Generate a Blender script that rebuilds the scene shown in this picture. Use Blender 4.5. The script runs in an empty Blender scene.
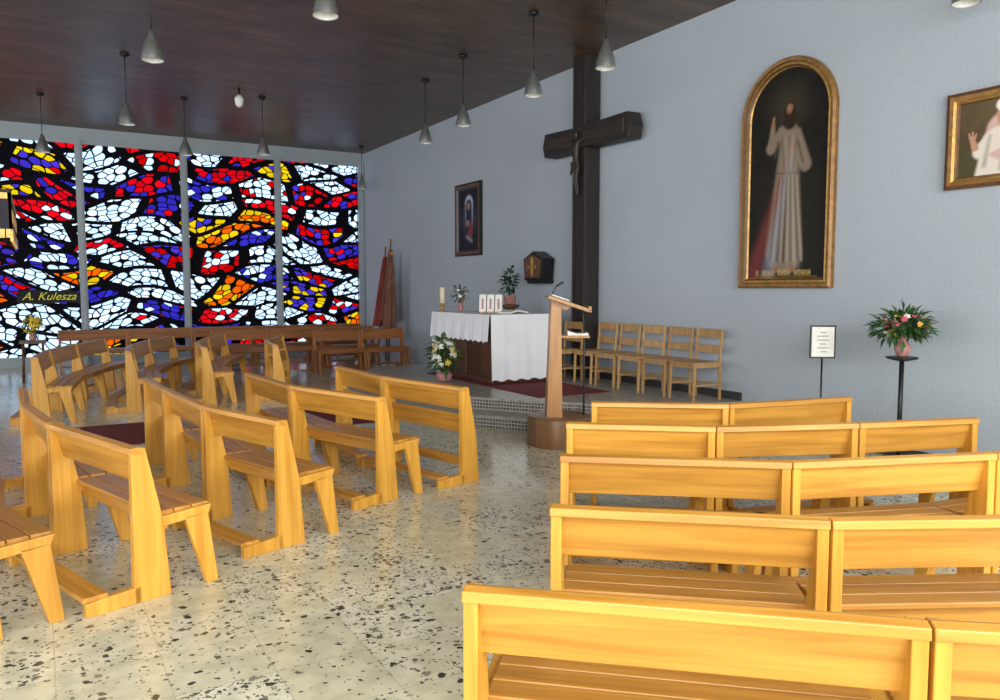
import bpy, bmesh, math, random
import numpy as np
from mathutils import Vector, Matrix
random.seed(4)
rng = np.random.default_rng(3)
scene = bpy.context.scene
scene.view_settings.view_transform = 'Standard'
A = math.radians(30.5)
SA, CA = math.sin(A), math.cos(A)
def S(u, w):            # survey frame -> room frame (metres)
    return (u*CA + w*SA, -u*SA + w*CA)
CEIL = 4.87
RW = 7.0      # right wall X
BW = 18.5     # stained glass wall Y

# ------------------------------------------------------------ materials
def new_mat(name):
    m = bpy.data.materials.new(name); m.use_nodes = True
    nt = m.node_tree
    return m, nt, nt.nodes['Principled BSDF']
def N(nt, t, **kw):
    n = nt.nodes.new(t)
    for k, v in kw.items(): setattr(n, k, v)
    return n
def mathn(nt, op, a, b=None, c=None):
    n = N(nt, 'ShaderNodeMath', operation=op)
    for i, v in enumerate((a, b, c)):
        if v is None: continue
        if isinstance(v, (int, float)): n.inputs[i].default_value = v
        else: nt.links.new(v, n.inputs[i])
    return n.outputs[0]
def mixc(nt, f, a, b, mode='MIX'):
    n = N(nt, 'ShaderNodeMix', data_type='RGBA', blend_type=mode)
    for idx, v in ((0, f), (6, a), (7, b)):
        if isinstance(v, (int, float)): n.inputs[idx].default_value = v
        elif isinstance(v, tuple): n.inputs[idx].default_value = (*v[:3], 1)
        else: nt.links.new(v, n.inputs[idx])
    return n.outputs[2]
def ramp(nt, fac, stops, interp='LINEAR'):
    r = N(nt, 'ShaderNodeValToRGB'); r.color_ramp.interpolation = interp
    els = r.color_ramp.elements
    while len(els) < len(stops): els.new(.5)
    for e, (p, c) in zip(els, stops):
        e.position = p; e.color = (*c[:3], 1)
    nt.links.new(fac, r.inputs[0]); return r.outputs[0]
def plain(name, c, rough=.5, metal=0, var=.12, scale=6):
    m, nt, b = new_mat(name)
    tc = N(nt, 'ShaderNodeTexCoord'); no = N(nt, 'ShaderNodeTexNoise')
    no.inputs['Scale'].default_value = scale; no.inputs['Detail'].default_value = 4
    nt.links.new(tc.outputs['Object'], no.inputs['Vector'])
    c0 = tuple(x*(1-var) for x in c); c1 = tuple(min(1, x*(1+var)) for x in c)
    nt.links.new(ramp(nt, no.outputs[0], [(.3, c0), (.7, c1)]), b.inputs['Base Color'])
    b.inputs['Roughness'].default_value = rough; b.inputs['Metallic'].default_value = metal
    return m
def wood(name, c1, c2, axis='X', rough=.35, scale=1.0):
    m, nt, b = new_mat(name)
    tc = N(nt, 'ShaderNodeTexCoord'); mp = N(nt, 'ShaderNodeMapping')
    s = [14*scale]*3; s['XYZ'.index(axis)] = .9*scale
    mp.inputs['Scale'].default_value = s
    oi = N(nt, 'ShaderNodeObjectInfo')
    vm = N(nt, 'ShaderNodeVectorMath', operation='ADD')
    nt.links.new(tc.outputs['Object'], vm.inputs[0])
    sc = mathn(nt, 'MULTIPLY', oi.outputs['Random'], 13.0)
    nt.links.new(sc, vm.inputs[1]); nt.links.new(vm.outputs[0], mp.inputs['Vector'])
    no = N(nt, 'ShaderNodeTexNoise'); no.inputs['Scale'].default_value = 1.6
    no.inputs['Detail'].default_value = 7; no.inputs['Distortion'].default_value = .6
    nt.links.new(mp.outputs[0], no.inputs['Vector'])
    col = ramp(nt, no.outputs[0], [(.32, c2), (.62, c1)])
    br = mathn(nt, 'MULTIPLY_ADD', oi.outputs['Random'], .25, .87)
    hs = N(nt, 'ShaderNodeHueSaturation'); nt.links.new(col, hs.inputs['Color']); nt.links.new(br, hs.inputs['Value'])
    nt.links.new(hs.outputs[0], b.inputs['Base Color'])
    b.inputs['Roughness'].default_value = rough
    bp = N(nt, 'ShaderNodeBump'); bp.inputs['Strength'].default_value = .08
    nt.links.new(no.outputs[0], bp.inputs['Height']); nt.links.new(bp.outputs[0], b.inputs['Normal'])
    return m

pewX = wood('pew_wood_long', (.62, .31, .05), (.42, .185, .024), 'X', .34)
pewZ = wood('pew_wood_upright', (.70, .365, .058), (.52, .24, .028), 'Z', .34)
pewS = wood('pew_wood_seat', (.56, .265, .05), (.38, .165, .026), 'X', .3)
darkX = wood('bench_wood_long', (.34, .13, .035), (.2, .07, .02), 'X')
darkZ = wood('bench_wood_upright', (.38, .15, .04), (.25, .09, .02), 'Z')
chairM = wood('chair_wood', (.50, .31, .13), (.36, .2, .08), 'Z')
lectM = wood('lectern_wood', (.52, .27, .10), (.38, .18, .06), 'Z')
crossM = wood('cross_wood', (.022, .017, .014), (.010, .008, .007), 'Z', .6)
crossM2 = wood('cross_relief_wood', (.04, .028, .02), (.014, .010, .008), 'Y', .5)
corpusM = wood('corpus_carved_wood', (.045, .032, .024), (.018, .013, .010), 'Z', .5)
altarM = wood('altar_wood', (.12, .05, .025), (.06, .025, .014), 'Z')
gold = plain('gilded', (.50, .30, .09), .45, .6, .3, 20)
frameDark = plain('frame_walnut', (.11, .05, .018), .45, 0, .3, 14)
goldwood = plain('frame_gold_brown', (.26, .13, .035), .45, .2, .3, 16)
metal = plain('brushed_silver', (.42, .45, .47), .35, .85, .05, 4)
black = plain('black_metal', (.012, .012, .013), .4, .3)
white = plain('white_cloth', (.82, .84, .9), .85, 0, .03, 3)
wax = plain('wax', (.75, .68, .5), .5, 0, .05)
redc = plain('red_carpet', (.15, .012, .014), .95, 0, .3, 60)
leafM = plain('leaf_green', (.035, .10, .022), .5, 0, .6, 12)
leafD = plain('leaf_dark_green', (.015, .05, .018), .5, 0, .5, 12)
pink = plain('petal_pink', (.55, .10, .15), .6, 0, .2, 20)
yell = plain('petal_yellow', (.75, .55, .06), .6, 0, .2, 20)
whit = plain('petal_white', (.8, .8, .75), .6, 0, .08, 20)
vaseP = plain('vase_pink', (.45, .22, .2), .25, 0, .2, 9)
greyMull = plain('mullion_paint', (.33, .38, .42), .5, 0, .05, 2)
redflag = plain('banner_red', (.22, .03, .025), .8, 0, .3, 5)
brownflag = plain('banner_brown', (.17, .07, .045), .8, 0, .3, 5)
navy = plain('canopy_cloth', (.02, .018, .03), .8, 0, .3, 6)
baseM = plain('baseboard_dark', (.035, .032, .035), .5)

def plaster(name, c, bump=.25):
    m, nt, b = new_mat(name)
    g = N(nt, 'ShaderNodeNewGeometry')
    n1 = N(nt, 'ShaderNodeTexNoise'); n1.inputs['Scale'].default_value = .45; n1.inputs['Detail'].default_value = 3
    n2 = N(nt, 'ShaderNodeTexNoise'); n2.inputs['Scale'].default_value = 38; n2.inputs['Detail'].default_value = 6
    for n in (n1, n2): nt.links.new(g.outputs['Position'], n.inputs['Vector'])
    c1 = ramp(nt, n1.outputs[0], [(.3, tuple(x*.94 for x in c)), (.7, tuple(x*1.05 for x in c))])
    c2 = ramp(nt, n2.outputs[0], [(.35, (.88,)*3), (.62, (1, 1, 1))])
    nt.links.new(mixc(nt, .8, c1, c2, 'MULTIPLY'), b.inputs['Base Color'])
    b.inputs['Roughness'].default_value = .85
    bp = N(nt, 'ShaderNodeBump'); bp.inputs['Strength'].default_value = bump; bp.inputs['Distance'].default_value = .01
    nt.links.new(n2.outputs[0], bp.inputs['Height']); nt.links.new(bp.outputs[0], b.inputs['Normal'])
    return m
wallM = plaster('wall_plaster_blue_grey', (.42, .475, .54), .15)

# ceiling: dark brown boards
ceilM, nt, b = new_mat('ceiling_brown_boards')
g = N(nt, 'ShaderNodeNewGeometry')
br = N(nt, 'ShaderNodeTexBrick'); br.inputs['Scale'].default_value = 1
br.inputs['Brick Width'].default_value = 2.4; br.inputs['Row Height'].default_value = .2
br.inputs['Mortar Size'].default_value = .005; br.offset = .37
br.inputs['Color1'].default_value = (.095, .066, .047, 1); br.inputs['Color2'].default_value = (.125, .083, .057, 1)
br.inputs['Mortar'].default_value = (.035, .026, .02, 1)
nt.links.new(g.outputs['Position'], br.inputs['Vector'])
no = N(nt, 'ShaderNodeTexNoise'); no.inputs['Scale'].default_value = 1.6; no.inputs['Detail'].default_value = 9; no.inputs['Roughness'].default_value = .65
mp = N(nt, 'ShaderNodeMapping'); mp.inputs['Scale'].default_value = (.8, 2.0, 1)
nt.links.new(g.outputs['Position'], mp.inputs['Vector']); nt.links.new(mp.outputs[0], no.inputs['Vector'])
nt.links.new(mixc(nt, .9, br.outputs[0], ramp(nt, no.outputs[0], [(.35, (.5,)*3), (.65, (1.3, 1.2, 1.05))]), 'MULTIPLY'), b.inputs['Base Color'])
b.inputs['Roughness'].default_value = .38; b.inputs['Specular IOR Level'].default_value = .35
bp = N(nt, 'ShaderNodeBump'); bp.inputs['Strength'].default_value = .2; bp.inputs['Distance'].default_value = .01
nt.links.new(br.outputs['Fac'], bp.inputs['Height']); bp.invert = True
nt.links.new(bp.outputs[0], b.inputs['Normal'])

# terrazzo floor
floorM, nt, b = new_mat('terrazzo_tiles')
g = N(nt, 'ShaderNodeNewGeometry'); P = g.outputs['Position']
br = N(nt, 'ShaderNodeTexBrick'); br.offset = 0; br.inputs['Scale'].default_value = 1
br.inputs['Brick Width'].default_value = .4; br.inputs['Row Height'].default_value = .4
br.inputs['Mortar Size'].default_value = .003; br.inputs['Mortar Smooth'].default_value = .3
br.inputs['Color1'].default_value = (.0, .0, .0, 1); br.inputs['Color2'].default_value = (1, 1, 1, 1)
br.inputs['Mortar'].default_value = (.5, .5, .5, 1)
nt.links.new(P, br.inputs['Vector'])
tile = br.outputs[0]
n1 = N(nt, 'ShaderNodeTexNoise'); n1.inputs['Scale'].default_value = 26; n1.inputs['Detail'].default_value = 6
nt.links.new(P, n1.inputs['Vector'])
va = N(nt, 'ShaderNodeVectorMath', operation='MULTIPLY_ADD')
nt.links.new(n1.outputs['Color'], va.inputs[0]); va.inputs[1].default_value = (.06, .06, 0); nt.links.new(P, va.inputs[2])
base = mixc(nt, tile, (.66, .64, .46), (.82, .80, .64))
n3 = N(nt, 'ShaderNodeTexNoise'); n3.inputs['Scale'].default_value = 9; n3.inputs['Detail'].default_value = 8
nt.links.new(P, n3.inputs['Vector'])
base = mixc(nt, .8, base, ramp(nt, n3.outputs[0], [(.38, (.76, .77, .72)), (.6, (1, 1, 1))]), 'MULTIPLY')
nd = N(nt, 'ShaderNodeTexNoise'); nd.inputs['Scale'].default_value = 1.3; nd.inputs['Detail'].default_value = 1
nt.links.new(P, nd.inputs['Vector'])
dens = mathn(nt, 'MULTIPLY', mathn(nt, 'POWER', tile, 1.3), mathn(nt, 'MULTIPLY', nd.outputs[0], 1.8))
def chips(scale, frac, size, col, base):
    v = N(nt, 'ShaderNodeTexVoronoi', voronoi_dimensions='2D'); v.inputs['Scale'].default_value = scale
    nt.links.new(va.outputs[0], v.inputs['Vector'])
    sp = N(nt, 'ShaderNodeSeparateColor'); nt.links.new(v.outputs['Color'], sp.inputs[0])
    thr = mathn(nt, 'MULTIPLY_ADD', dens, frac*1.6, frac*.15)
    a = mathn(nt, 'LESS_THAN', sp.outputs[0], thr)
    sz = mathn(nt, 'MULTIPLY_ADD', sp.outputs[1], size*.8, size*.3)
    c = mathn(nt, 'LESS_THAN', v.outputs['Distance'], sz)
    f = mathn(nt, 'MULTIPLY', a, c)
    colr = ramp(nt, sp.outputs[2], col, 'CONSTANT')
    return mixc(nt, f, base, colr)
base = chips(22, .24, .40, [(0, (.06, .065, .05)), (.4, (.15, .145, .11)), (.7, (.28, .26, .18)), (.85, (.045, .045, .04))], base)
base = chips(48, .38, .42, [(0, (.11, .11, .09)), (.5, (.27, .25, .19)), (.8, (.44, .39, .28))], base)
base = mixc(nt, mathn(nt, 'MULTIPLY', br.outputs['Fac'], .55), base, (.36, .34, .27))
nt.links.new(base, b.inputs['Base Color']); b.inputs['Roughness'].default_value = .16

# platform stone & mosaic risers
mosaic, nt, b = new_mat('mosaic_riser')
tc = N(nt, 'ShaderNodeNewGeometry')
sx = N(nt, 'ShaderNodeSeparateXYZ'); nt.links.new(tc.outputs['Position'], sx.inputs[0])
cb = N(nt, 'ShaderNodeCombineXYZ')
nt.links.new(mathn(nt, 'SUBTRACT', sx.outputs[1], sx.outputs[0]), cb.inputs[0]); nt.links.new(sx.outputs[2], cb.inputs[1])
br = N(nt, 'ShaderNodeTexBrick'); br.offset = 0; br.inputs['Scale'].default_value = 1
br.inputs['Brick Width'].default_value = .055; br.inputs['Row Height'].default_value = .04
br.inputs['Mortar Size'].default_value = .007
br.inputs['Color1'].default_value = (.04, .035, .035, 1); br.inputs['Color2'].default_value = (.13, .12, .115, 1); br.inputs['Mortar'].default_value = (.4, .38, .34, 1)
nt.links.new(cb.outputs[0], br.inputs['Vector']); nt.links.new(br.outputs[0], b.inputs['Base Color'])
b.inputs['Roughness'].default_value = .4
treadM = plain('platform_stone', (.34, .33, .30), .3, 0, .3, 12)

# stained glass
glassM, nt, b = new_mat('stained_glass')
out = nt.nodes['Material Output']
g = N(nt, 'ShaderNodeNewGeometry'); sx = N(nt, 'ShaderNodeSeparateXYZ'); nt.links.new(g.outputs['Position'], sx.inputs[0])
X, Z = sx.outputs[0], sx.outputs[2]
wn = N(nt, 'ShaderNodeTexNoise'); wn.inputs['Scale'].default_value = .5; wn.inputs['Detail'].default_value = 1
nt.links.new(g.outputs['Position'], wn.inputs['Vector'])
wz = mathn(nt, 'MULTIPLY_ADD', mathn(nt, 'SUBTRACT', wn.outputs[0], .5), .7, Z)
wz = mathn(nt, 'ADD', wz, mathn(nt, 'MULTIPLY', mathn(nt, 'SINE', mathn(nt, 'MULTIPLY', X, 2.3)), .08))
def comb(a, b_):
    c = N(nt, 'ShaderNodeCombineXYZ'); nt.links.new(a, c.inputs[0]); nt.links.new(b_, c.inputs[1]); return c.outputs[0]
big = comb(mathn(nt, 'MULTIPLY_ADD', X, .92, 3.3), mathn(nt, 'MULTIPLY_ADD', wz, 2.6, 7.7))
sml = comb(mathn(nt, 'MULTIPLY', X, 5.2), mathn(nt, 'MULTIPLY', wz, 8.2))
def vor(vec, feat):
    v = N(nt, 'ShaderNodeTexVoronoi', voronoi_dimensions='2D', feature=feat); v.inputs['Scale'].default_value = 1
    nt.links.new(vec, v.inputs['Vector']); return v
vb, vbe = vor(big, 'F1'), vor(big, 'DISTANCE_TO_EDGE')
vs, vse = vor(sml, 'F1'), vor(sml, 'DISTANCE_TO_EDGE')
sc = N(nt, 'ShaderNodeSeparateColor'); nt.links.new(vb.outputs['Color'], sc.inputs[0])
ss = N(nt, 'ShaderNodeSeparateColor'); nt.links.new(vs.outputs['Color'], ss.inputs[0])
# width of the black concrete between the flowing bands varies
thr = mathn(nt, 'MULTIPLY_ADD', sc.outputs[2], .06, .065)
m = mathn(nt, 'MULTIPLY', mathn(nt, 'GREATER_THAN', vbe.outputs['Distance'], thr), mathn(nt, 'GREATER_THAN', vse.outputs['Distance'], .072))
m = mathn(nt, 'MULTIPLY', m, mathn(nt, 'LESS_THAN', vs.outputs['Distance'], .56))
sel = mathn(nt, 'ADD', sc.outputs[1], mathn(nt, 'MULTIPLY', mathn(nt, 'SUBTRACT', ss.outputs[0], .5), .14))
W_ = (.76, .88, 1)
col = ramp(nt, sel, [(0, W_), (.28, (.74, .04, .08)), (.42, (.15, .13, .58)), (.52, W_), (.68, (.68, .03, .04)), (.77, (.20, .15, .62)), (.84, (.80, .66, .05)), (.94, (.82, .30, .02))], 'CONSTANT')
col = mixc(nt, .5, col, ramp(nt, ss.outputs[1], [(0, (.6, .6, .6)), (1, (1, 1, 1))]), 'MULTIPLY')
tr = N(nt, 'ShaderNodeBsdfTransparent'); nt.links.new(col, tr.inputs[0])
b.inputs['Base Color'].default_value = (.004, .004, .008, 1); b.inputs['Roughness'].default_value = .7; b.inputs['Specular IOR Level'].default_value = .08
mx = N(nt, 'ShaderNodeMixShader'); nt.links.new(m, mx.inputs[0]); nt.links.new(b.outputs[0], mx.inputs[1]); nt.links.new(tr.outputs[0], mx.inputs[2])
nt.links.new(mx.outputs[0], out.inputs['Surface'])

paintM, nt, b = new_mat('painted_canvas')
at = N(nt, 'ShaderNodeAttribute'); at.attribute_name = 'Col'
nt.links.new(at.outputs['Color'], b.inputs['Base Color']); b.inputs['Roughness'].default_value = .6; b.inputs['Specular IOR Level'].default_value = .2

# ------------------------------------------------------------ mesh builder
class MB:
    def __init__(s): s.v = []; s.f = []; s.m = []; s.sm = []
    def add(s, vs, fs, m=0, smooth=False):
        o = len(s.v); s.v += [tuple(p) for p in vs]
        for f in fs: s.f.append(tuple(i+o for i in f)); s.m.append(m); s.sm.append(smooth)
    def box(s, x0, x1, y0, y1, z0, z1, m=0):
        s.add([(x0,y0,z0),(x1,y0,z0),(x1,y1,z0),(x0,y1,z0),(x0,y0,z1),(x1,y0,z1),(x1,y1,z1),(x0,y1,z1)],
              [(0,3,2,1),(4,5,6,7),(0,1,5,4),(1,2,6,5),(2,3,7,6),(3,0,4,7)], m)
    def prism(s, poly, a0, a1, axis='x', m=0):
        n = len(poly)
        f = {'x': lambda p, a: (a, p[0], p[1]), 'y': lambda p, a: (p[0], a, p[1]), 'z': lambda p, a: (p[0], p[1], a)}[axis]
        s.add([f(p, a0) for p in poly]+[f(p, a1) for p in poly],
              [tuple(range(n))[::-1], tuple(range(n, 2*n))]+[(i, (i+1)%n, n+(i+1)%n, n+i) for i in range(n)], m)
    def lathe(s, prof, c=(0,0,0), seg=20, m=0, caps=True):
        vs = []; fs = []
        for r, z in prof:
            for i in range(seg):
                t = 2*math.pi*i/seg; vs.append((c[0]+r*math.cos(t), c[1]+r*math.sin(t), c[2]+z))
        for j in range(len(prof)-1):
            for i in range(seg):
                k = (i+1) % seg; fs.append((j*seg+i, j*seg+k, (j+1)*seg+k, (j+1)*seg+i))
        s.add(vs, fs, m, True)
        if caps:
            o = len(s.v)-len(vs)
            s.f.append(tuple(o+i for i in range(seg))); s.m.append(m); s.sm.append(False)
            s.f.append(tuple(o+(len(prof)-1)*seg+i for i in range(seg))); s.m.append(m); s.sm.append(False)
    def tube(s, p0, p1, r0, r1=None, seg=10, m=0):
        r1 = r0 if r1 is None else r1
        p0 = Vector(p0); p1 = Vector(p1); d = (p1-p0).normalized()
        a = d.orthogonal().normalized(); b_ = d.cross(a)
        vs = [p+(a*math.cos(2*math.pi*i/seg)+b_*math.sin(2*math.pi*i/seg))*r for p, r in ((p0, r0), (p1, r1)) for i in range(seg)]
        s.add(vs, [(i, (i+1)%seg, seg+(i+1)%seg, seg+i) for i in range(seg)], m, True)
        o = len(s.v)-2*seg
        for q in (range(seg), range(seg, 2*seg)):
            s.f.append(tuple(o+i for i in q)); s.m.append(m); s.sm.append(False)
    def ball(s, c, r, m=0, sz=1.0):
        prof = [(max(.0005, r*math.sin(math.pi*i/6)), -r*sz*math.cos(math.pi*i/6)) for i in range(7)]
        s.lathe(prof, c, 8, m)
    def leaf(s, c, d, up, L, W, m=0):
        c = Vector(c); d = Vector(d).normalized(); sd = d.cross(Vector(up)).normalized(); nrm = sd.cross(d)
        s.add([c, c+d*L*.45+sd*W+nrm*L*.08, c+d*L*.98-nrm*L*.18, c+d*L*.45-sd*W+nrm*L*.08, c+d*L*.5], [(0,1,4),(1,2,4),(2,3,4),(3,0,4)], m)
    def done(s, name, mats, loc=(0,0,0), rot=0, bevel=0, parent=None):
        me = bpy.data.meshes.new(name); me.from_pydata(s.v, [], s.f)
        for mt in mats: me.materials.append(mt)
        me.polygons.foreach_set('material_index', s.m); me.polygons.foreach_set('use_smooth', s.sm)
        bm = bmesh.new(); bm.from_mesh(me); bmesh.ops.recalc_face_normals(bm, faces=bm.faces); bm.to_mesh(me); bm.free()
        ob = bpy.data.objects.new(name, me); scene.collection.objects.link(ob)
        ob.location = loc; ob.rotation_euler = (0, 0, rot)
        if bevel:
            bv = ob.modifiers.new('bevel', 'BEVEL'); bv.width = bevel; bv.segments = 2; bv.limit_method = 'ANGLE'
            bv.harden_normals = False
        if parent: ob.parent = parent
        return ob

# ------------------------------------------------------------ room shell
RX0, RY0 = -9.0, -1.6
def boxobj(name, x0, x1, y0, y1, z0, z1, mat, bevel=0):
    b_ = MB(); b_.box(x0, x1, y0, y1, z0, z1); return b_.done(name, [mat], bevel=bevel)
boxobj('floor', RX0-.2, RW+.2, RY0-.2, BW+.2, -.15, 0, floorM)
boxobj('ceiling', RX0-.2, RW+.2, RY0-.2, BW+.2, CEIL, CEIL+.15, ceilM)
boxobj('wall_right', RW, RW+.2, RY0-.2, BW+.2, 0, CEIL, wallM)
lw = MB(); lw.box(RX0-.2, RX0, RY0, BW, 0, .9); lw.box(RX0-.2, RX0, RY0, BW, 4.2, CEIL)
for y in (RY0, 1.6, 5.0, 8.4, 11.8, 15.2, 18.2): lw.box(RX0-.2, RX0, y, y+.3, .9, 4.2)  # unseen openings added so the side fill can enter
lw.done('wall_left', [wallM])
# near wall with a long band of windows
nw = MB()
nw.box(RX0, RW, RY0-.2, RY0, 0, .8); nw.box(RX0, RW, RY0-.2, RY0, 4.3, CEIL)
for x in (RX0, -6.2, -3.2, -.2, 2.8, 5.9): nw.box(x, x+(.25 if x < 5 else 1.1), RY0-.2, RY0, .8, 4.3)
nw.done('wall_near', [wallM])
boxobj('baseboard_right', RW-.03, RW, RY0, 5.9, 0, .09, baseM)
bb = MB(); bb.box(RW-.03, RW, 6.35, 12.35, .3, .39); bb.done('baseboard_platform', [baseM])

# stained-glass wall
bwm = MB(); bwm.box(RX0, RW, BW, BW+.2, 0, .14); bwm.box(RX0, RW, BW-.05, BW+.2, 4.62, CEIL)
bwm.done('wall_back', [greyMull])
mull = [6.93, 4.90, 2.86, .84, -1.2, -3.25, -5.3, -7.3, -8.95]
for i in range(len(mull)-1):
    x1, x0 = mull[i], mull[i+1]
    w = MB(); w.box(x0+.06, x1-.06, BW+.03, BW+.034, .14, 4.62, 0)
    for (a0, a1, z0, z1) in ((x0+.06, x1-.06, .14, .2), (x0+.06, x1-.06, 4.55, 4.62)):
        w.box(a0, a1, BW-.02, BW+.03, z0, z1, 1)
    w.done('window_%d' % (i+1), [glassM, greyMull])
for i, x in enumerate(mull):
    t = MB(); t.box(x-.07, x+.07, BW-.06, BW+.1, .0, 4.62); t.box(x-.03, x+.03, BW-.1, BW-.06, 0, 4.62)
    t.done('trim_%d' % (i+1), [greyMull])

# signature in the glass: irregular concrete field with yellow letters
sig = MB(); sig.prism([(-.36,1.30),(.1,1.27),(.5,1.31),(.77,1.29),(.77,1.50),(.55,1.56),(.2,1.53),(-.1,1.57),(-.36,1.52)], BW+.0, BW+.025, 'y', 0)
sg = sig.done('glass_signature_panel', [plain('lead_black', (.004, .004, .006), .7)])
tcu = bpy.data.curves.new('signature_text', 'FONT'); tcu.body = 'A. Kulesza'; tcu.size = .225; tcu.extrude = .003; tcu.offset = .0; tcu.shear = .4
ty, nt, b = new_mat('yellow_glass_glow'); b.inputs['Base Color'].default_value = (.5, .48, .03, 1)
b.inputs['Emission Color'].default_value = (.6, .6, .04, 1); b.inputs['Emission Strength'].default_value = .3  # emission stands in for daylight passing through the letters
tcu.materials.append(ty)
tob = bpy.data.objects.new('signature_letters', tcu); scene.collection.objects.link(tob)
tob.location = (-.27, BW-.008, 1.36); tob.rotation_euler = (math.pi/2, 0, 0); tob.parent = sg

# ------------------------------------------------------------ altar platform
up = [(6.97,6.3),(5.5,6.6),(5.25,7.2),(4.95,7.5),(4.3,8.45),(3.95,9.6),(4.0,11.0),(4.7,12.0),(6.97,12.4)]
lo = [(6.97,5.98),(5.3,6.3),(5.1,7.0),(4.68,7.25),(4.0,8.28),(3.6,9.55),(3.68,11.15),(4.5,12.3),(6.97,12.72)]
pl = MB()
for poly, z0, z1 in ((lo, .002, .15), (up, .15, .3)):
    pl.prism(poly, z0, z1-.03, 'z', 1)
    c = (5.6, 9.3)
    big_ = [(min(6.97, c[0]+(p[0]-c[0])*1.012), c[1]+(p[1]-c[1])*1.008) for p in poly]
    pl.prism(big_, z1-.03, z1, 'z', 0)
pl.done('altar_platform', [treadM, mosaic])
rug = MB(); rug.box(5.08, 6.15, 7.7, 10.85, .3, .308); rug.done('altar_rug', [redc])
run = MB(); run.box(-.12, 3.55, 8.75, 10.1, .001, .012); run.done('carpet_runner', [redc])

# ------------------------------------------------------------ pews
def pew(Pl, Pr, mats=(pewX, pewZ, pewS), name='church_pew', g=.006, kneel=True, seat=True, back=0.0):
    d = Vector((Pr[0]-Pl[0], Pr[1]-Pl[1])); L = d.length
    b_ = MB(); t = .04
    for x0 in (g, L-g-t):
        x1 = x0+t
        b_.prism([(-.005,0),(.185,0),(.155,.40),(.072,.795),(.0,.795)], x0, x1, 'x', 1)
        if seat:
            b_.prism([(.14,.365),(.405,.385),(.42,.435),(.14,.42)], x0, x1, 'x', 1)
            b_.prism([(.27,.39),(.40,.395),(.45,0),(.385,0)], x0, x1, 'x', 1)
        if kneel: b_.prism([(-.24,0),(.03,0),(.03,.085),(-.24,.07)], x0, x1, 'x', 1)
    i0, i1 = g+t*.8, L-g-t*.8
    b_.prism([(.018,.78),(.045,.78),(.09,.60),(.063,.60)], i0, i1, 'x', 0)
    b_.prism([(-.008,.765),(.062,.765),(.056,.796),(.03,.802),(-.004,.796)], g-.003, L-g+.003, 'x', 0)
    if seat:
        for k in range(3): b_.box(i0, i1, .13+k*.098, .13+k*.098+.091, .42, .443, 2)
        b_.box(i0, i1, .405-.022, .405, .37, .42, 0)
        b_.box(i0, i1, .165, .19, .34, .42, 0)
    else:
        b_.prism([(.07,.56),(.10,.56),(.13,.40),(.10,.40)], i0, i1, 'x', 0)
        b_.box(i0, i1, .09, .12, .12, .2, 0)
    if kneel: b_.box(i0-.02, i1+.02, -.25, -.13, .072, .096, 0)
    dn = d.normalized(); f = (-dn.y, dn.x)
    return b_.done(name, list(mats), (Pl[0]-f[0]*back, Pl[1]-f[1]*back, 0), math.atan2(d.y, d.x), bevel=.004)
def row(pts, **k):
    for a, c in zip(pts[:-1], pts[1:]): pew(a, c, **k)
# right-hand block (seen from behind)
row([S(-.105,2.03), S(1.028,1.80), S(2.12,1.64)])
row([S(.18,2.82), S(1.148,2.655), S(2.2,2.70)])
row([S(.285,3.716), S(1.351,3.563), S(2.422,3.762), S(3.4,4.15)])
row([S(.39,4.613), S(1.255,4.49), S(2.141,4.613), S(2.965,4.795)])
row([S(.64,5.475), S(1.591,5.378), S(2.6,5.731)], seat=False)
# left-hand block, rows curve round the altar
row([(-.96,6.17), (-.72,5.12), (-.37,4.08)])
row([(-.10,7.35), (-.07,6.34), (.077,5.35), (.43,4.28)], back=.06)
row([(.828,7.67), (.869,6.74), (.974,5.61), (1.26,4.74)], back=.04)
row([(1.695,7.62), (1.787,6.426), (2.16,5.38)], back=.03)
row([(2.65,7.82), (2.70,6.66), (2.96,5.58)], seat=False, back=.03)
# far-side block beyond the carpet
row([(.85,13.85), (.4,12.8), (.05,11.7), (-.1,10.6)])
row([(1.9,14.2), (1.4,13.2), (1.05,12.1), (.93,11.0)])
row([(2.75,14.3), (2.3,13.35), (1.98,12.3), (1.9,11.25)])
row([(3.5,13.3), (3.0,12.3), (2.85,11.2)], seat=False)
# benches by the stained-glass wall (facing the altar side)
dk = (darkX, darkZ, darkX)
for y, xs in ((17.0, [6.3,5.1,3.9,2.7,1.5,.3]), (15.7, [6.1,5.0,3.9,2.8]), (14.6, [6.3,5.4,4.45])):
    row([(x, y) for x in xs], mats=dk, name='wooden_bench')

# ------------------------------------------------------------ wooden chairs by wall
def chair(x, y, rot):
    b_ = MB(); w = .2
    for sx in (-1, 1):
        b_.prism([(-.21,0),(-.18,0),(-.17,.44),(-.205,.82),(-.233,.82),(-.2,.44)], sx*w-.013, sx*w+.013, 'x', 0)
        b_.prism([(.2,0),(.225,0),(.21,.43),(.178,.43)], sx*w-.013, sx*w+.013, 'x', 0)
        b_.box(sx*w-.009, sx*w+.009, -.18, .2, .17, .195)
        b_.box(sx*w-.011, sx*w+.011, -.18, .2, .385, .43)
    b_.prism([(-.19,.43),(.24,.43),(.24,.448),(-.19,.446)], -.215, .215, 'x', 0)
    b_.box(-.19, .19, .19, .208, .38, .43)
    b_.prism([(-.222,.72),(-.206,.72),(-.214,.82),(-.230,.82)], -.19, .19, 'x', 0)
    b_.prism([(-.198,.54),(-.184,.54),(-.192,.63),(-.206,.63)], -.19, .19, 'x', 0)
    b_.box(-.19, .19, -.19, -.177, .17, .195)
    return b_.done('wooden_chair', [chairM], (x, y, .3), rot, bevel=.003)
for y in (6.72, 7.2, 7.68, 8.16, 8.64): chair(6.62, y, math.radians(90+random.uniform(-3, 3)))
chair(6.40, 9.12, math.radians(92))

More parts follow.
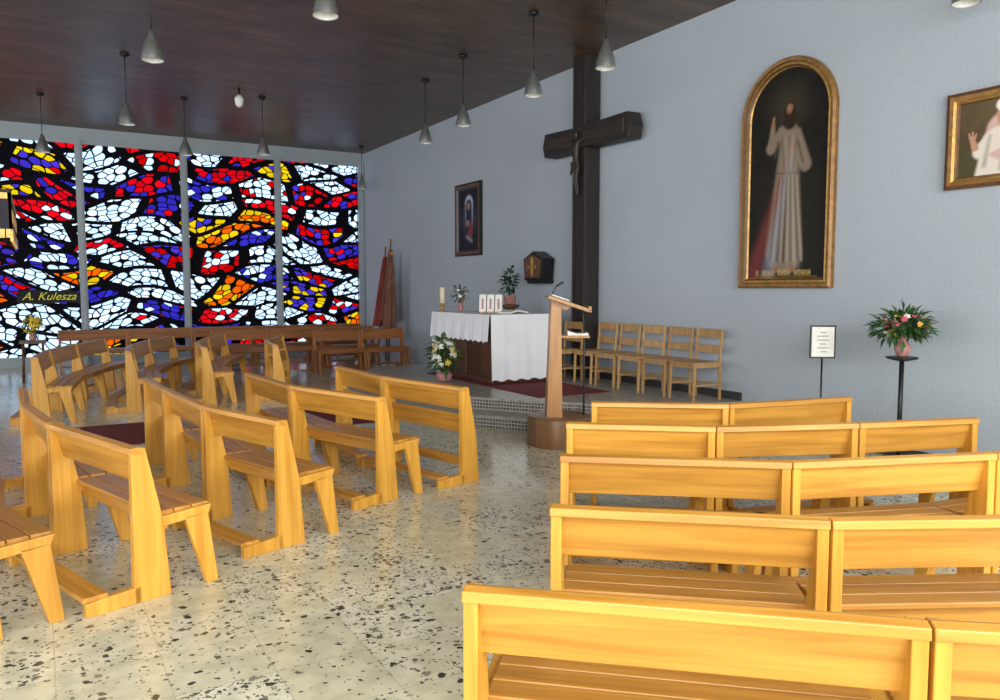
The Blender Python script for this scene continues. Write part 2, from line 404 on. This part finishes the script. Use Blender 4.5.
# ------------------------------------------------------------ cross with small carved corpus in low relief
cr = MB(); cy = 9.2
cr.box(6.74, 6.985, cy-.15, cy+.15, .302, CEIL-.002, 0)
for s_ in (-1, 1): cr.box(6.715, 6.74, cy+s_*.135-.015, cy+s_*.135+.015, .302, CEIL-.01, 0)
cr.prism([(8.10,3.56),(8.06,3.72),(8.12,3.90),(cy-.1,3.88),(cy+.1,3.88),(10.04,3.91),(10.10,3.72),(10.05,3.56),(cy+.1,3.58),(cy-.1,3.58)], 6.70, 6.93, 'x', 0)
for s_ in (-1, 1):
    a, c = (8.18, cy-.14) if s_ < 0 else (cy+.14, 10.0)
    cr.prism([(a,3.63),(c,3.65),(c,3.80),(a,3.83)], 6.685, 6.705, 'x', 1)
cro = cr.done('wall_cross', [crossM, crossM2], bevel=.01)
J3 = {'pel': ((6.60,cy,3.02),.085), 'waist': ((6.61,cy,3.20),.07), 'chest': ((6.60,cy,3.42),.095), 'top': ((6.62,cy,3.58),.075),
      'neck': ((6.60,cy,3.66),.036), 'chin': ((6.57,cy-.015,3.72),.05), 'head': ((6.57,cy-.02,3.80),.068), 'crown': ((6.58,cy-.02,3.87),.05)}
for s_, n_ in ((-1,'a'), (1,'b')):
    J3['sh'+n_] = ((6.63,cy+s_*.15,3.60),.05); J3['el'+n_] = ((6.65,cy+s_*.40,3.68),.034)
    J3['wr'+n_] = ((6.665,cy+s_*.62,3.76),.024); J3['ha'+n_] = ((6.665,cy+s_*.72,3.79),.026)
    J3['hip'+n_] = ((6.60,cy+s_*.065,2.93),.07); J3['kn'+n_] = ((6.55,cy+s_*.05,2.62),.05)
    J3['an'+n_] = ((6.655,cy+s_*.03,2.27),.032); J3['ft'+n_] = ((6.62,cy+s_*.02,2.15),.034)
KS = .52                       # corpus is about 90 cm tall
def kc(p, dx=.0): return (6.715+(p[0]-6.69)*KS*.8+dx, cy+(p[1]-cy)*KS, 3.70+(p[2]-3.66)*KS)
keys = list(J3); ed = [('pel','waist'),('waist','chest'),('chest','top'),('top','neck'),('neck','chin'),('chin','head'),('head','crown')]
for n_ in 'ab': ed += [('top','sh'+n_),('sh'+n_,'el'+n_),('el'+n_,'wr'+n_),('wr'+n_,'ha'+n_),('pel','hip'+n_),('hip'+n_,'kn'+n_),('kn'+n_,'an'+n_),('an'+n_,'ft'+n_)]
me = bpy.data.meshes.new('corpus'); me.from_pydata([kc(J3[k][0]) for k in keys], [(keys.index(a), keys.index(c)) for a, c in ed], [])
me.materials.append(corpusM)
co = bpy.data.objects.new('corpus', me); scene.collection.objects.link(co); co.parent = cro
sk = co.modifiers.new('skin', 'SKIN'); sk.use_smooth_shade = True
for i, k in enumerate(keys): me.skin_vertices[0].data[i].radius = (J3[k][1]*KS,)*2
me.skin_vertices[0].data[0].use_root = True
sb = co.modifiers.new('sub', 'SUBSURF'); sb.levels = 1; sb.render_levels = 2
lc = MB()
p_ = [(cy-.13,3.04),(cy+.13,3.06),(cy+.12,2.88),(cy+.16,2.72),(cy+.06,2.84),(cy-.1,2.86)]
lc.prism([(cy+(a-cy)*KS, 3.70+(z-3.66)*KS) for a, z in p_], 6.625, 6.65, 'x', 0)
lc.done('loincloth', [corpusM], parent=cro)

# ------------------------------------------------------------ paintings
def paint(W, H, nx, nz, bg, brushes, clip=None):
    xs = np.linspace(-W/2, W/2, nx+1); zs = np.linspace(0, H, nz+1)
    Xg, Zg = np.meshgrid(xs, zs); shp = Xg.shape
    col = np.zeros(shp+(3,)); col[:] = bg
    n = rng.random((shp[0]//6+2, shp[1]//6+2))
    n = np.kron(n, np.ones((6, 6)))[:shp[0], :shp[1]]
    for _ in range(4): n = (n+np.roll(n, 2, 0)+np.roll(n, 2, 1)+np.roll(n, -2, 0)+np.roll(n, -2, 1))/5
    col *= (.7+.6*n)[..., None]
    for (x0, z0, r0, x1, z1, r1, c, soft, al) in brushes:
        bx, bz = x1-x0, z1-z0; L2 = bx*bx+bz*bz+1e-9
        h = np.clip(((Xg-x0)*bx+(Zg-z0)*bz)/L2, 0, 1)
        d = np.hypot(Xg-x0-h*bx, Zg-z0-h*bz)-(r0+(r1-r0)*h)
        a = np.clip(.5-d/soft, 0, 1)[..., None]*al
        col = col*(1-a)+np.array(c)*a
    return xs, zs, col
def picture(name, W, H, loc, frame_mats, prof, arch, bg, brushes, nx=90, rot=-math.pi/2, extra=None):
    b_ = MB()
    def outline(i):
        a = W/2-i
        if arch:
            zc = H-W/2
            return [(-a, i), (a, i)]+[(a*math.cos(t), zc+a*math.sin(t)) for t in [math.pi*k/28 for k in range(29)]]
        return [(-a, i), (a, i), (a, H-i), (-a, H-i)]
    loops = [[(p[0], -dep, p[1]) for p in outline(i)] for i, dep in [(0, 0)]+prof]
    n = len(loops[0])
    for j in range(len(loops)-1):
        b_.add(loops[j]+loops[j+1], [(i, (i+1)%n, n+(i+1)%n, n+i) for i in range(n)], frame_mats[1][j], False)
    b_.add(loops[0], [tuple(range(n))], frame_mats[1][0])
    fr = b_.done(name, frame_mats[0], loc, rot)
    nz = int(nx*H/W)
    xs, zs, col = paint(W, H, nx, nz, bg, brushes)
    ins = prof[-1][0]-.015; verts = []; cols = []; faces = []
    for j in range(nz+1):
        for i in range(nx+1): verts.append((xs[i], -.012, zs[j])); cols.append((*col[j, i], 1))
    for j in range(nz):
        for i in range(nx):
            cx = (xs[i]+xs[i+1])/2; cz = (zs[j]+zs[j+1])/2
            if abs(cx) > W/2-ins or cz < ins or cz > H-ins: continue
            if arch and cz > H-W/2 and math.hypot(cx, cz-(H-W/2)) > W/2-ins: continue
            k = j*(nx+1)+i; faces.append((k, k+1, k+nx+2, k+nx+1))
    me = bpy.data.meshes.new(name+'_canvas'); me.from_pydata(verts, [], faces)
    ca = me.color_attributes.new('Col', 'FLOAT_COLOR', 'POINT')
    ca.data.foreach_set('color', np.array(cols, dtype=np.float32).ravel())
    me.materials.append(paintM)
    ob = bpy.data.objects.new('canvas', me); scene.collection.objects.link(ob); ob.parent = fr
    return fr
prof = [(0,.05),(.02,.075),(.05,.07),(.06,.045),(.085,.05),(.10,.03),(.11,.012)]
robe = (.23,.18,.135); robeS = (.075,.056,.042); skin = (.28,.145,.08); hi = (.42,.36,.29)
J = [
 (0,1.93,.18, 0,1.93,.20,(.06,.05,.03),.35,.7),
 (0,1.0,.35, 0,.4,.42,(.022,.02,.015),.4,.8),
 (.02,1.66,.10, -.02,.40,.24,robe,.05,1),
 (.12,1.64,.05, .23,1.30,.075,robe,.04,1), (.23,1.30,.065,.08,1.47,.04,robe,.03,1),
 (-.08,1.68,.055,-.22,1.52,.065,robe,.04,1), (-.22,1.52,.05,-.20,1.74,.028,robe,.03,1),
 (-.20,1.76,.024,-.19,1.84,.014,skin,.02,1),
 (.04,1.47,.03,.09,1.5,.024,skin,.02,1),
 (-.13,1.58,.01,-.16,1.42,.012,robeS,.03,.9), (.13,1.55,.01,.2,1.33,.01,robeS,.03,.9),
 (-.12,1.24,.008,.14,1.22,.008,robeS,.02,.8)]
for k, (xa, xb) in enumerate(((-.10,-.2),(-.05,-.1),(.0,-.02),(.05,.08),(.10,.17))):
    J += [(xa,1.18,.010,xb,.30,.022,robeS,.03,.8), (xa+.025,1.18,.006,xb+.045,.30,.014,hi,.03,.7),
          (xa+.02,1.62,.006,xa*.6+.02,1.28,.008,hi if k%2 else robeS,.025,.5)]
J += [
 (.03,1.44,.010,-.44,.14,.10,(.32,.06,.07),.10,.42), (.04,1.44,.010,-.22,.15,.085,(.30,.33,.42),.09,.42),
 (.05,1.5,.01,.12,.25,.06,(.5,.46,.42),.12,.3),
 (0.02,1.91,.068, .02,1.77,.085,(.03,.016,.01),.03,1),
 (.015,1.915,.042, .012,1.88,.032,skin,.018,1),
 (0,1.925,.004,-.006,1.925,.004,(.03,.015,.01),.008,1), (.03,1.925,.004,.035,1.925,.004,(.03,.015,.01),.008,1),
 (.015,1.93,.003,.012,1.903,.005,(.4,.24,.14),.008,1), (.012,1.862,.012,.012,1.848,.014,(.08,.04,.02),.02,.9), (.002,1.882,.0025,.022,1.882,.0025,(.25,.07,.05),.008,1),
 (-.1,.22,.03,-.14,.19,.025,skin,.03,1), (.08,.24,.03,.1,.2,.025,skin,.03,1),
 (-.41,.125,.004,.41,.125,.004,(.30,.18,.05),.01,.8)]
x = -.38
for k, wd in enumerate((1,0,1,1,1,2,0,1,1,2,1,0,2,1,1,1,1,0)):
    if wd:
        J.append((x,.142,.005, x,.19,.005,(.55,.37,.12),.01,1))
        if wd == 2 or k % 3: J.append((x,.19 if k%2 else .166,.004, x+.022,.19 if k%2 else .166,.004,(.55,.37,.12),.01,1))
        J.append((x+.022,.142,.004, x+.022,.19,.004,(.55,.37,.12),.01,1))
    x += .043
picture('divine_mercy_painting', 1.22, 2.44, (RW-.002, 5.79, 1.6), ([goldwood, gold, frameDark], [0,0,0,2,1,2,1]), prof, True, (.012,.011,.009), J, 180)
prof2 = [(0,.05),(.03,.06),(.08,.055),(.10,.025),(.12,.02),(.13,.012)]
M2 = [(0,.75,.26,0,.7,.28,(.05,.055,.09),.25,.9), (0,.97,.15,0,.6,.13,(.42,.48,.62),.04,1), (-.01,.93,.115,0,.5,.12,(.02,.025,.06),.03,1),
      (-.02,.93,.06,-.02,.9,.05,(.34,.2,.13),.03,1), (.07,.6,.05,.03,.4,.09,(.25,.04,.04),.05,1), (-.05,.62,.045,-.05,.6,.045,(.34,.22,.16),.03,1),
      (-.1,.36,.03,.1,.28,.04,(.25,.26,.3),.05,.8)]
picture('madonna_icon', 1.0, 1.34, (RW-.002, 13.0, 2.2), ([frameDark, black, plain('icon_liner', (.10,.09,.12), .4)], [1,1,0,2,1,1]), prof2, False, (.015,.014,.025), M2, 80)
sk_ = (.50,.28,.18); wh = (.72,.66,.58)
# figure placed left of centre so the portrait reads in the visible half
M3 = [(-.1,.75,.3,.5,.7,.3,(.14,.10,.05),.4,.8), (-.4,.2,.15,.5,.1,.2,(.07,.075,.03),.3,.8),
      (.02,.34,.19,.05,.12,.27,wh,.03,1), (.02,.46,.15,.03,.40,.19,(.62,.42,.38),.03,1), (-.18,.30,.06,-.04,.40,.09,wh,.025,1),
      (-.10,.42,.012,-.14,.18,.02,(.38,.33,.28),.03,.8), (.02,.40,.01,.0,.14,.02,(.38,.33,.28),.03,.8), (.12,.42,.012,.18,.16,.02,(.4,.34,.3),.03,.8),
      (.02,.485,.05,.02,.47,.05,wh,.015,1),
      (.02,.585,.075,.02,.545,.062,sk_,.015,1), (.045,.66,.055,-.01,.668,.05,(.78,.75,.7),.015,1), (.09,.62,.02,.095,.58,.016,(.6,.58,.55),.015,1),
      (-.01,.595,.005,-.018,.595,.005,(.06,.03,.02),.006,1), (.045,.595,.005,.053,.595,.005,(.06,.03,.02),.006,1),
      (.016,.59,.004,.012,.56,.008,(.6,.36,.24),.008,1), (.0,.53,.004,.035,.53,.004,(.28,.08,.06),.006,1),
      (-.22,.34,.03,-.25,.42,.02,sk_,.012,1), (-.24,.42,.009,-.245,.475,.007,sk_,.008,1), (-.262,.42,.009,-.275,.465,.007,sk_,.008,1), (-.222,.42,.009,-.215,.455,.007,sk_,.008,1),
      (.02,.36,.006,.02,.29,.006,(.45,.3,.08),.006,1), (0,.335,.006,.04,.335,.006,(.45,.3,.08),.006,1)]
M3 = [(a-.12, b0, c, d-.12, e, f, g_, h, i_) if n_ > 1 else (a, b0, c, d, e, f, g_, h, i_) for n_, (a, b0, c, d, e, f, g_, h, i_) in enumerate(M3)]
picture('pope_portrait_painting', 1.15, .82, (RW-.002, 3.485, 2.46), ([goldwood, frameDark, gold], [0,1,0,2,0,1]), [(0,.05),(.03,.06),(.06,.055),(.075,.035),(.09,.03),(.10,.012)], False, (.085,.055,.03), M3, 200)

# ------------------------------------------------------------ altar
ax0, ax1, ay0, ay1 = 5.17, 6.12, 9.03, 10.8
al = MB(); al.box(ax0+.02, ax1-.02, ay0+.02, ay1-.02, 1.16, 1.23)
al.box(ax0+.12, ax1-.12, ay0+.12, ay1-.12, .32, 1.16)
for xx in (ax0+.08, ax1-.14):
    for yy in (ay0+.08, (ay0+ay1)/2-.03, ay1-.14): al.box(xx, xx+.06, yy, yy+.06, .32, 1.16)
al.box(ax0+.06, ax1-.06, ay0+.06, ay1-.06, .31, .38)
alo = al.done('altar', [altarM], bevel=.006)
cl = MB()
cl.box(ax0-.012, ax1+.012, ay0-.012, ay1+.012, 1.232, 1.245)
def drape(p0, p1, out, z0, z1, waves, amp):
    n = 70; rows_ = 10; vs = []; fs = []
    for j in range(rows_+1):
        k = j/rows_
        for i in range(n+1):
            t = i/n; a = amp*k**.7*(math.sin(t*waves*2*math.pi)+.5*math.sin(t*waves*4.7*math.pi+1))
            o = a+.012+k*.03
            zz = z1+(z0-z1)*k+(.012*math.sin(t*waves*2*math.pi*2) if j == rows_ else 0)
            vs.append((p0[0]+(p1[0]-p0[0])*t+out[0]*o, p0[1]+(p1[1]-p0[1])*t+out[1]*o, zz))
    for j in range(rows_):
        for i in range(n): q = j*(n+1)+i; fs.append((q, q+1, q+n+2, q+n+1))
    cl.add(vs, fs, 0, True)
drape((ax0, ay0), (ax1, ay0), (0, -1), .36, 1.243, 2.3, .006)
drape((ax0, ay1), (ax1, ay1), (0, 1), .36, 1.243, 2.3, .006)
drape((ax0, ay0), (ax0, ay1), (-1, 0), .88, 1.243, 6, .006)
drape((ax1, ay0), (ax1, ay1), (1, 0), .88, 1.243, 6, .006)
clo = cl.done('altar_cloth', [white]); clo.parent = alo

def bouquet(name, loc, rx, rz, nl, nf, fcols, vase=None, leaf=leafM, L=.12, fr=.022, stalk=True, hang=0):
    b_ = MB()
    cz = rz
    if vase:
        b_.lathe(vase, (0,0,0), 20, 1); cz = max(z for r, z in vase)+rz*.75
    for _ in range(nl):
        v = Vector((random.gauss(0,1), random.gauss(0,1), random.gauss(0,.8)+.15)).normalized()
        k = random.uniform(.25, .95)
        c = (v.x*rx*k, v.y*rx*k, max(L*1.15, cz+v.z*rz*k-hang*(abs(v.x)+abs(v.y))*.5))
        d = Vector((v.x, v.y, v.z*.6+random.uniform(-.5,.5)))
        b_.leaf(c, d, (random.uniform(-.4,.4), random.uniform(-.4,.4), 1), L*random.uniform(.7,1.3), L*.22, 0)
        if stalk and random.random() < .3: b_.tube((0,0,cz-rz*.9), c, .003, .002, 5, 0)
    for _ in range(nf):
        v = Vector((random.gauss(0,1), random.gauss(0,1), random.gauss(0,.7)+.4)).normalized()
        c = Vector((v.x*rx*.8, v.y*rx*.8, max(.08, cz+v.z*rz*.85)))
        r = fr*random.uniform(.7,1.2); mi = 2+random.randrange(len(fcols))
        b_.ball(c, r*.6, mi)
        u = v.orthogonal().normalized(); w_ = v.cross(u)
        for q in range(6):
            an = q*math.pi/3; b_.leaf(c, u*math.cos(an)+w_*math.sin(an)+v*.4, v, r*1.7, r*.6, mi)
    return b_.done(name, [leaf, vaseP]+list(fcols), loc)
vp = [(.03,0),(.05,.02),(.06,.06),(.045,.1),(.03,.12),(.045,.14)]
bouquet('altar_flower_arrangement', (4.84, 9.75, .301), .2, .28, 200, 56, [whit, whit, whit, yell], [(.05,0),(.1,.02),(.12,.1),(.09,.14)], leafM, .13, .035)
def candle(x, y):
    b_ = MB(); b_.lathe([(.055,0),(.055,.015),(.02,.03),(.018,.09),(.045,.11),(.045,.125)], seg=18, m=0)
    b_.lathe([(.04,.125),(.04,.36),(.015,.365)], seg=16, m=1); b_.tube((0,0,.36),(0,0,.385),.003,m=2)
    b_.done('altar_candle', [gold, wax, black], (x, y, 1.246))
candle(5.27, 10.66)
bouquet('altar_vase_of_flowers', (5.55, 10.6, 1.246), .12, .15, 70, 14, [pink, whit], [(.03,0),(.045,.05),(.03,.12),(.04,.14)], leafM, .08, .018)
cd = MB()
for k, yy in enumerate((-.12, 0, .12)): 
    cd.prism([(-.04,0),(.02,0),(.0,.26),(-.012,.26)], yy-.05, yy+.05, 'y', 0); cd.box(-.05,.03,yy-.05,yy+.05,0,.012,1)
    cd.prism([(-.034,.05),(-.022,.2),(-.026,.2),(-.038,.05)], yy-.015, yy+.015, 'y', 2)
cd.done('altar_cards', [whit, gold, vaseP], (5.68, 9.9, 1.246), math.radians(45))
bk = MB(); bk.prism([(-.18,.0),(.0,.03),(.18,.0),(.18,.02),(0,.05),(-.18,.02)], -.12, .12, 'y', 0); bk.done('open_missal', [whit], (5.75, 9.4, 1.246), .2)
pd = MB(); pd.lathe([(.16,0),(.16,.03),(.05,.06),(.045,.95),(.15,1.0),(.15,1.035)], seg=20); pd.done('plant_pedestal', [frameDark], (6.52, 10.75, .3))
bouquet('potted_plant', (6.52, 10.75, 1.337), .11, .27, 100, 0, [whit], [(.07,0),(.09,.02),(.1,.14),(.11,.15)], leafD, .12, .02)
tb = MB()
tb.prism([(-.24,.0),(.24,.0),(.28,.34),(.0,.46),(-.28,.34)], -.02, -.24, 'y', 0)
tb.prism([(-.2,.04),(.2,.04),(.23,.32),(0,.41),(-.23,.32)], -.24, -.255, 'y', 1)
tb.box(-.012,.012,-.275,-.25,.06,.36,2); tb.box(-.12,.12,-.275,-.25,.2,.225,2)
for q in range(8):
    an = q*math.pi/4+.39; tb.tube((0,-.262,.21),(.15*math.cos(an),-.262,.21+.12*math.sin(an)),.008,.003,6,2)
tb.prism([(-.22,-.05),(.22,-.05),(.24,0),(-.24,0)], -.0, -.2, 'y', 0)
tb.done('tabernacle', [black, frameDark, gold], (RW-.002, 10.45, 1.72), -math.pi/2, bevel=.006)

# ------------------------------------------------------------ lectern on round base
lx, ly = S(.62, 7.98)
le = MB()
le.lathe([(.34,.002),(.34,.285),(.325,.30),(.02,.30)], seg=40, m=1, caps=True)
le.prism([(-.15,.3),(.01,.3),(-.01,1.40),(-.11,1.44)], -.17, .17, 'y', 0)
le.prism([(-.15,1.50),(-.135,1.53),(.28,1.39),(.265,1.36)], -.24, .24, 'y', 0)
le.box(.255,.285,-.24,.24,1.36,1.42,0)
le.prism([(-.10,1.40),(.05,1.38),(.1,1.42),(-.11,1.49)], -.12, .12, 'y', 0)
le.box(-.02,.28,-.15,.15,1.10,1.125,0); le.prism([(.06,1.125),(.27,1.125),(.27,1.15),(.16,1.14),(.06,1.17)], -.12,.12,'y',2)
le.tube((.24,0,.3),(.24,0,1.1),.010,m=3); le.tube((.24,.0,1.12),(.22,.0,1.4),.01,m=3)
for s_ in (-.17, .01): le.prism([(-.10,1.525),(.07,1.468),(.07,1.483),(-.10,1.54)], s_, s_+.16,'y',2)
le.tube((-.1,.1,1.5),(-.04,.1,1.62),.006,m=3); le.tube((-.04,.1,1.62),(.03,.1,1.66),.012,m=3)
le.done('lectern', [lectM, wood('drum_wood', (.27,.14,.06), (.17,.085,.035), 'Z'), whit, black], (lx, ly, 0), -A, bevel=.004)

# ------------------------------------------------------------ stand with notice / flower stand
sx_, sy_ = 6.55, 4.95
ns = MB(); ns.lathe([(.14,0),(.14,.012),(.02,.03)], seg=20, m=0); ns.tube((0,0,.02),(0,0,.95),.009,m=0)
ns.box(-.12,.12,-.012,.004,.92,1.24,0); ns.box(-.105,.105,-.016,-.011,.935,1.225,1)
for k, (a, c) in enumerate(((-.03,.03),(-.055,.05),(-.05,.055),(-.03,.03),(-.055,.055),(-.02,.04))):
    ns.box(a, c, -.0175, -.0155, 1.17-k*.038, 1.177-k*.038, 2)
ns.done('notice_stand', [black, whit, plain('notice_ink', (.12,.12,.14), .6)], (sx_, sy_, 0), -A-.1)
fs = MB(); fs.lathe([(.16,0),(.16,.015),(.03,.04)], seg=24); fs.tube((0,0,.03),(0,0,.98),.02); fs.lathe([(.03,.96),(.13,.985),(.13,1.0)], seg=24)
fs.done('flower_stand', [black], (6.5, 4.1, 0))
bouquet('flower_bouquet', (6.5, 4.1, 1.001), .25, .13, 400, 30, [pink, yell, whit, pink, pink], [(.03,0),(.05,.02),(.07,.07),(.05,.12),(.03,.14),(.045,.18)], leafM, .10, .022, hang=.04)
ps = MB(); ps.box(-.2,.2,-.2,.2,.66,.7); [ps.tube((a,c,0),(a*.9,c*.9,.66),.02) for a in (-.16,.16) for c in (-.16,.16)]
ps.done('plant_table', [frameDark], (-.1, 15.6, 0))
bouquet('yellow_flowers', (-.1, 15.6, .7), .18, .17, 90, 26, [yell], vp, leafM, .1, .035)

# ------------------------------------------------------------ rolled banners near the corner
def banner(x, y, mat, topz, tilt):
    b_ = MB(); b_.tube((0,0,0), (tilt,0,topz), .016, m=1); b_.ball((tilt,0,topz+.04), .04, 2)
    vs = []; fs = []; seg = 36; rows_ = 12
    for j in range(rows_+1):
        k = j/rows_; z = topz-.15-k*1.55; cx = tilt*z/topz
        for i in range(seg):
            t = 2*math.pi*i/seg; r = (.035+.11*k**.8)*(1+.3*math.sin(6*t+k))
            vs.append((cx+r*math.cos(t), r*math.sin(t), z))
    for j in range(rows_):
        for i in range(seg): fs.append((j*seg+i, j*seg+(i+1)%seg, (j+1)*seg+(i+1)%seg, (j+1)*seg+i))
    b_.add(vs, fs, 0, True)
    b_.done('rolled_banner', [mat, frameDark, gold], (x, y, 0))
banner(6.55, 16.55, redflag, 2.45, .22); banner(6.6, 16.2, brownflag, 2.6, .15); banner(6.5, 15.8, brownflag, 2.3, .1)

# ------------------------------------------------------------ processional canopy at left (posts set in from the edges)
cn = MB(); X0, X1, Y0, Y1 = -2.3, -.16, 7.75, 9.6
cn.box(X0, X1, Y0, Y1, 2.38, 2.42, 0)
for (a, b0, c, d) in ((X0, X1, Y0, Y0+.02), (X0, X1, Y1-.02, Y1), (X0, X0+.02, Y0, Y1), (X1-.02, X1, Y0, Y1)):
    cn.box(a, b0, c, d, 2.07, 2.38, 0)
    e = .004; cn.box(a-e, b0+e, c-e, d+e, 2.34, 2.39, 1)
n = 44
for k in range(n):
    yy = Y0+(Y1-Y0)*(k+.5)/n
    cn.box(X1-.016, X1+.006, yy-.018, yy+.018, 1.99+.03*abs(math.sin(k*.7)), 2.09, 1)
    xx = X0+(X1-X0)*(k+.5)/n
    cn.box(xx-.02, xx+.02, Y0-.006, Y0+.016, 1.99+.03*abs(math.sin(k*.7)), 2.09, 1)
for k in range(8):
    yy = Y0+.2+k*.2; cn.prism([(yy-.05,2.15),(yy+.05,2.15),(yy+.03,2.28),(yy-.04,2.26)], X1, X1+.006, 'x', 1)
for xx in (X0+.5, X1-.62):
    for yy in (Y0+.35, Y1-.35): cn.tube((xx, yy, 0), (xx, yy, 2.4), .028, m=2)
cn.done('processional_canopy', [navy, gold, black])

# ------------------------------------------------------------ pendant lamps
def pendant(u, w, zb=3.9):
    x, y = S(u, w); b_ = MB()
    b_.lathe([(.11,0),(.105,.05),(.08,.14),(.05,.21),(.033,.24),(.03,.29),(.012,.295)], seg=24, m=0, caps=False)
    b_.lathe([(.105,.004),(.07,.14),(.03,.2)], seg=24, m=2, caps=False); b_.ball((0,0,.09), .045, 2)
    b_.tube((0,0,.28), (0,0,CEIL-zb-.03), .006, m=1)
    b_.lathe([(.02,CEIL-zb-.05),(.06,CEIL-zb-.03),(.06,CEIL-zb-.001)], seg=16, m=1)
    b_.done('pendant_lamp', [metal, black, whit], (x, y, zb))
for u, w in ((.40,9.6), (-.52,11.33), (-1.18,12.66), (1.11,8.43), (-3.52,8.14), (-5.25,11.24), (-5.45,13.8), (-1.48,6.85), (-4.09,13.76), (-7.75,13.5), (3.78,6.55), (-3.2,18.4)):
    pendant(u, w)
x, y = S(-4.3, 13.2); sp = MB(); sp.tube((0,0,0),(0,0,-.12),.02,m=0); sp.lathe([(.02,-.3),(.06,-.26),(.075,-.16),(.03,-.1)], seg=16, m=1)
sp.done('ceiling_spotlight', [black, whit], (x, y, CEIL))

# ------------------------------------------------------------ light
w = bpy.data.worlds.new('World'); scene.world = w; w.use_nodes = True
bg = w.node_tree.nodes['Background']; bg.inputs[0].default_value = (.92, .96, 1, 1); bg.inputs[1].default_value = 2.1
def area(name, loc, rot, sx, sy, p, c):
    l = bpy.data.lights.new(name, 'AREA'); l.shape = 'RECTANGLE'; l.size = sx; l.size_y = sy; l.energy = p; l.color = c
    o = bpy.data.objects.new(name, l); scene.collection.objects.link(o); o.location = loc; o.rotation_euler = rot
area('daylight_near_windows', (-1.0, RY0-.3, 2.7), (math.radians(80), 0, 0), 15, 3.4, 1200, (1, .98, .91))
area('side_fill_light', (RX0-.3, 8.0, 2.6), (math.radians(84), 0, -math.pi/2), 18, 3.2, 400, (.98, .99, 1))  # fill lamp added beyond the unseen left wall to brighten the right wall

# ------------------------------------------------------------ camera
cd_ = bpy.data.cameras.new('Camera'); cam = bpy.data.objects.new('Camera', cd_); scene.collection.objects.link(cam)
cam.location = (0, 0, 1.6); cam.rotation_euler = (math.radians(90-4.52), 0, -A)
cd_.sensor_width = 36; cd_.lens = 28.2; cd_.clip_start = .05
scene.camera = cam
